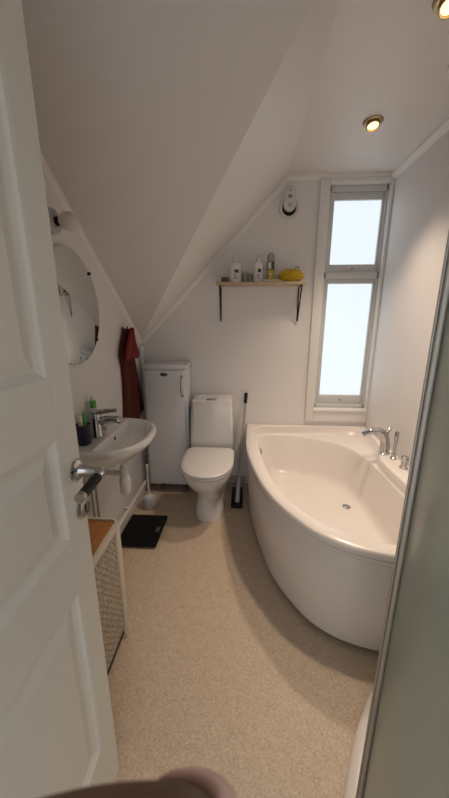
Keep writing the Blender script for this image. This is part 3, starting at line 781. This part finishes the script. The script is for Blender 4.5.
# ------------------------------------------------------------------ shower cubicle
def shower():
    t = thing('shower_cubicle', 'curved frosted green glass shower enclosure on a low white tray', 'shower', (.68,.3,0))
    cx, cy, R = .705, .36, .42
    # tray outline
    tr = catmull([(.245,.30,0),(.258,.45,0),(.310,.61,0),(.40,.768,0),(.505,.895,0),(.60,.945,0),(.75,.958,0)], 6)
    tray = [Vector((.245,YF+.002,0))] + tr + [Vector((XR-.002,.958,0)), Vector((XR-.002,YF+.002,0))]
    c = Vector((.66,.30,0))
    def ins(d, z): return [Vector((p.x+(c-p).normalized().x*(d if p.x<XR-.01 else 0), p.y+(c-p).normalized().y*(d if p.y>YF+.01 else 0), z)) for p in tray]
    bm = B(); loft(bm, [ins(.012,.0005), ins(.002,.006), ins(0,.02), ins(.0,.040), ins(.006,.050), ins(.016,.055), ins(.085,.055), ins(.10,.045), ins(.13,.03)]); obj('tray', bm, M_acryl, t)
    bm = B(); lathe(bm, [(.045,0),(.045,.004),(.03,.007)], (.74,.2,.0302), seg=20); obj('drain', bm, M_chrome, t)
    def path(r):
        p = [Vector((cx-r,YF+.004,0)), Vector((cx-r,.0,0)), Vector((cx-r,.2,0))]
        p += [Vector((cx+r*math.cos(math.radians(a)), cy+r*math.sin(math.radians(a)), 0)) for a in range(180,89,-5)]
        return p + [Vector((.82,cy+r,0)), Vector((XR-.004,cy+r,0))]
    def wall(z0, z1, r0, r1, lo=0, hi=None):
        bm = B(); A_, B_ = path(r0)[lo:hi], path(r1)[lo:hi]
        ring = lambda i: [A_[i]+Vector((0,0,z0)), B_[i]+Vector((0,0,z0)), B_[i]+Vector((0,0,z1)), A_[i]+Vector((0,0,z1))]
        loft(bm, [ring(i) for i in range(len(A_))]); return bm
    Z0, Z1 = .058, 1.98
    # profile stands where the curve turns away: the two curved doors meet there
    k = 9     # 150 degrees
    obj('glass_panel', wall(Z0+.022, Z1-.001, R-.003, R+.002, 0, k), M_sglass, t, angle=60)
    obj('glass_panel', wall(Z0+.022, Z1-.001, R-.003, R+.002, k, None), M_sglass, t, angle=60)
    obj('bottom_rail', wall(Z0-.0025, Z0+.0215, R-.012, R+.012), M_alu, t)
    obj('top_rail', wall(Z1, Z1+.035, R-.015, R+.015), M_alu, t)
    ang = math.radians(152.5); p = Vector((cx+R*math.cos(ang), cy+R*math.sin(ang), 0)); M4 = Matrix.Translation(p) @ Matrix.Rotation(ang, 4, 'Z')
    bm = B(); box(bm, (-.012,-.0165,Z0+.0225), (-.0035,.0165,Z1-.001), .002, M=M4); box(bm, (.0025,-.0165,Z0+.0225), (.013,.0165,Z1-.001), .003, M=M4); box(bm, (.013,-.006,Z0+.03),(.018,.006,Z1-.01),.002,M=M4); obj('door_profile', bm, M_alu, t)
    ang = math.radians(156.8); d = Vector((math.cos(ang), math.sin(ang), 0)); p = Vector((cx+(R-.0035)*d.x, cy+(R-.0035)*d.y, 1.035))
    bm = B(); lathe(bm, [(.010,0),(.010,.012),(.020,.014),(.021,.030),(.015,.034)], p, -d, 18); obj('knob', bm, M_steel, t)
    for (x, y) in ((XR-.018, cy+R), ):
        bm = B(); box(bm, (x,y-.012,Z0+.0225), (XR-.001,y+.012,Z1-.001), .002); obj('wall_profile', bm, M_alu, t)
    bm = B(); box(bm, (cx-R-.012,YF+.001,Z0+.0225), (cx-R+.012,YF+.017,Z1-.001), .002); obj('wall_profile', bm, M_alu, t)
shower()

# ------------------------------------------------------------------ photographer's hand, one fingertip in the picture
def hand():
    def P(r, u, f): return Vector(cam.location) + RT*r + UP*u + FW*f
    root = thing('hand', 'blurred fingertip of the photographer at the bottom edge of the picture', 'hand', P(-.09,-.10,0))
    org = ORG[root.name]
    # left hand: palm at the left, four fingers reaching right in front, thumb behind
    fingers = [([(-.088,-.102,.006),(-.072,-.0965,.030),(-.044,-.0815,.044),(-.025,-.0750,.0465),(-.0078,-.0722,.0465)], .0114),
               ([(-.090,-.112,.006),(-.066,-.110,.034),(-.034,-.1065,.047),(-.010,-.105,.048),(.004,-.1045,.046)], .0104),
               ([(-.092,-.130,.004),(-.068,-.129,.032),(-.038,-.127,.045),(-.018,-.126,.046),(-.004,-.1255,.044)], .0098),
               ([(-.094,-.148,.000),(-.076,-.148,.026),(-.054,-.147,.038),(-.038,-.1465,.040),(-.026,-.146,.039)], .0086),
               ([(-.098,-.128,-.030),(-.090,-.108,-.052),(-.076,-.092,-.064),(-.062,-.080,-.068),(-.054,-.074,-.068)], .0112)]
    bm = B()
    def blob(pts, rs):
        pts = catmull([Vector((*P(*p),)) for p in pts], 4); n = len(pts)
        R = []
        for i in range(n):
            t = i/(n-1)*(len(rs)-1); k = min(int(t), len(rs)-2); R.append(rs[k]+(rs[k+1]-rs[k])*(t-k))
        tube(bm, pts, R, 16); sphere(bm, pts[-1], R[-1]*.995, 16); sphere(bm, pts[0], R[0]*.995, 16)
    for pts, r in fingers:
        blob(pts, [r*1.12, r*1.04, r*1.03, r*.97, r*.90])
    for q in fingers[:4]:
        blob([q[0][0], (-.104,-.128+.2*(q[0][0][1]+.12),-.018), (-.112,-.150,-.040)], [q[1]*1.2, .015, .020])
    blob([fingers[4][0][0], (-.108,-.145,-.030)], [.014,.018])
    blob([(-.112,-.150,-.040),(-.124,-.195,-.058),(-.140,-.26,-.10),(-.165,-.36,-.16)], [.023,.025,.030,.038])
    me = bpy.data.meshes.new('shaded_skin'); bmesh.ops.recalc_face_normals(bm, faces=bm.faces)
    bmesh.ops.translate(bm, verts=bm.verts, vec=-org); bm.to_mesh(me); bm.free()
    o = bpy.data.objects.new('shaded_skin', me); link(o); o.parent = root; ORG[o.name] = org
    m = o.modifiers.new('remesh','REMESH'); m.mode = 'VOXEL'; m.voxel_size = .0018
    m = o.modifiers.new('smooth','SMOOTH'); m.factor = .5; m.iterations = 8
    dg = bpy.context.evaluated_depsgraph_get(); me2 = bpy.data.meshes.new_from_object(o.evaluated_get(dg))
    o.modifiers.clear(); o.data = me2
    for p in me2.polygons: p.use_smooth = True
    me2.materials.clear(); me2.materials.append(M_shaded_skin)
    for pts, r in fingers[:4]:
        q = pts[-1]; bm = B(); c = P(q[0]+.002, q[1], q[2]+r*.84)
        sphere(bm, (0,0,0), 1, 16)
        for v in bm.verts: v.co = c + RT*v.co.x*r*.72 + UP*v.co.y*r*.55 + FW*v.co.z*.0012
        obj('nail', bm, M_nail, root)
hand()
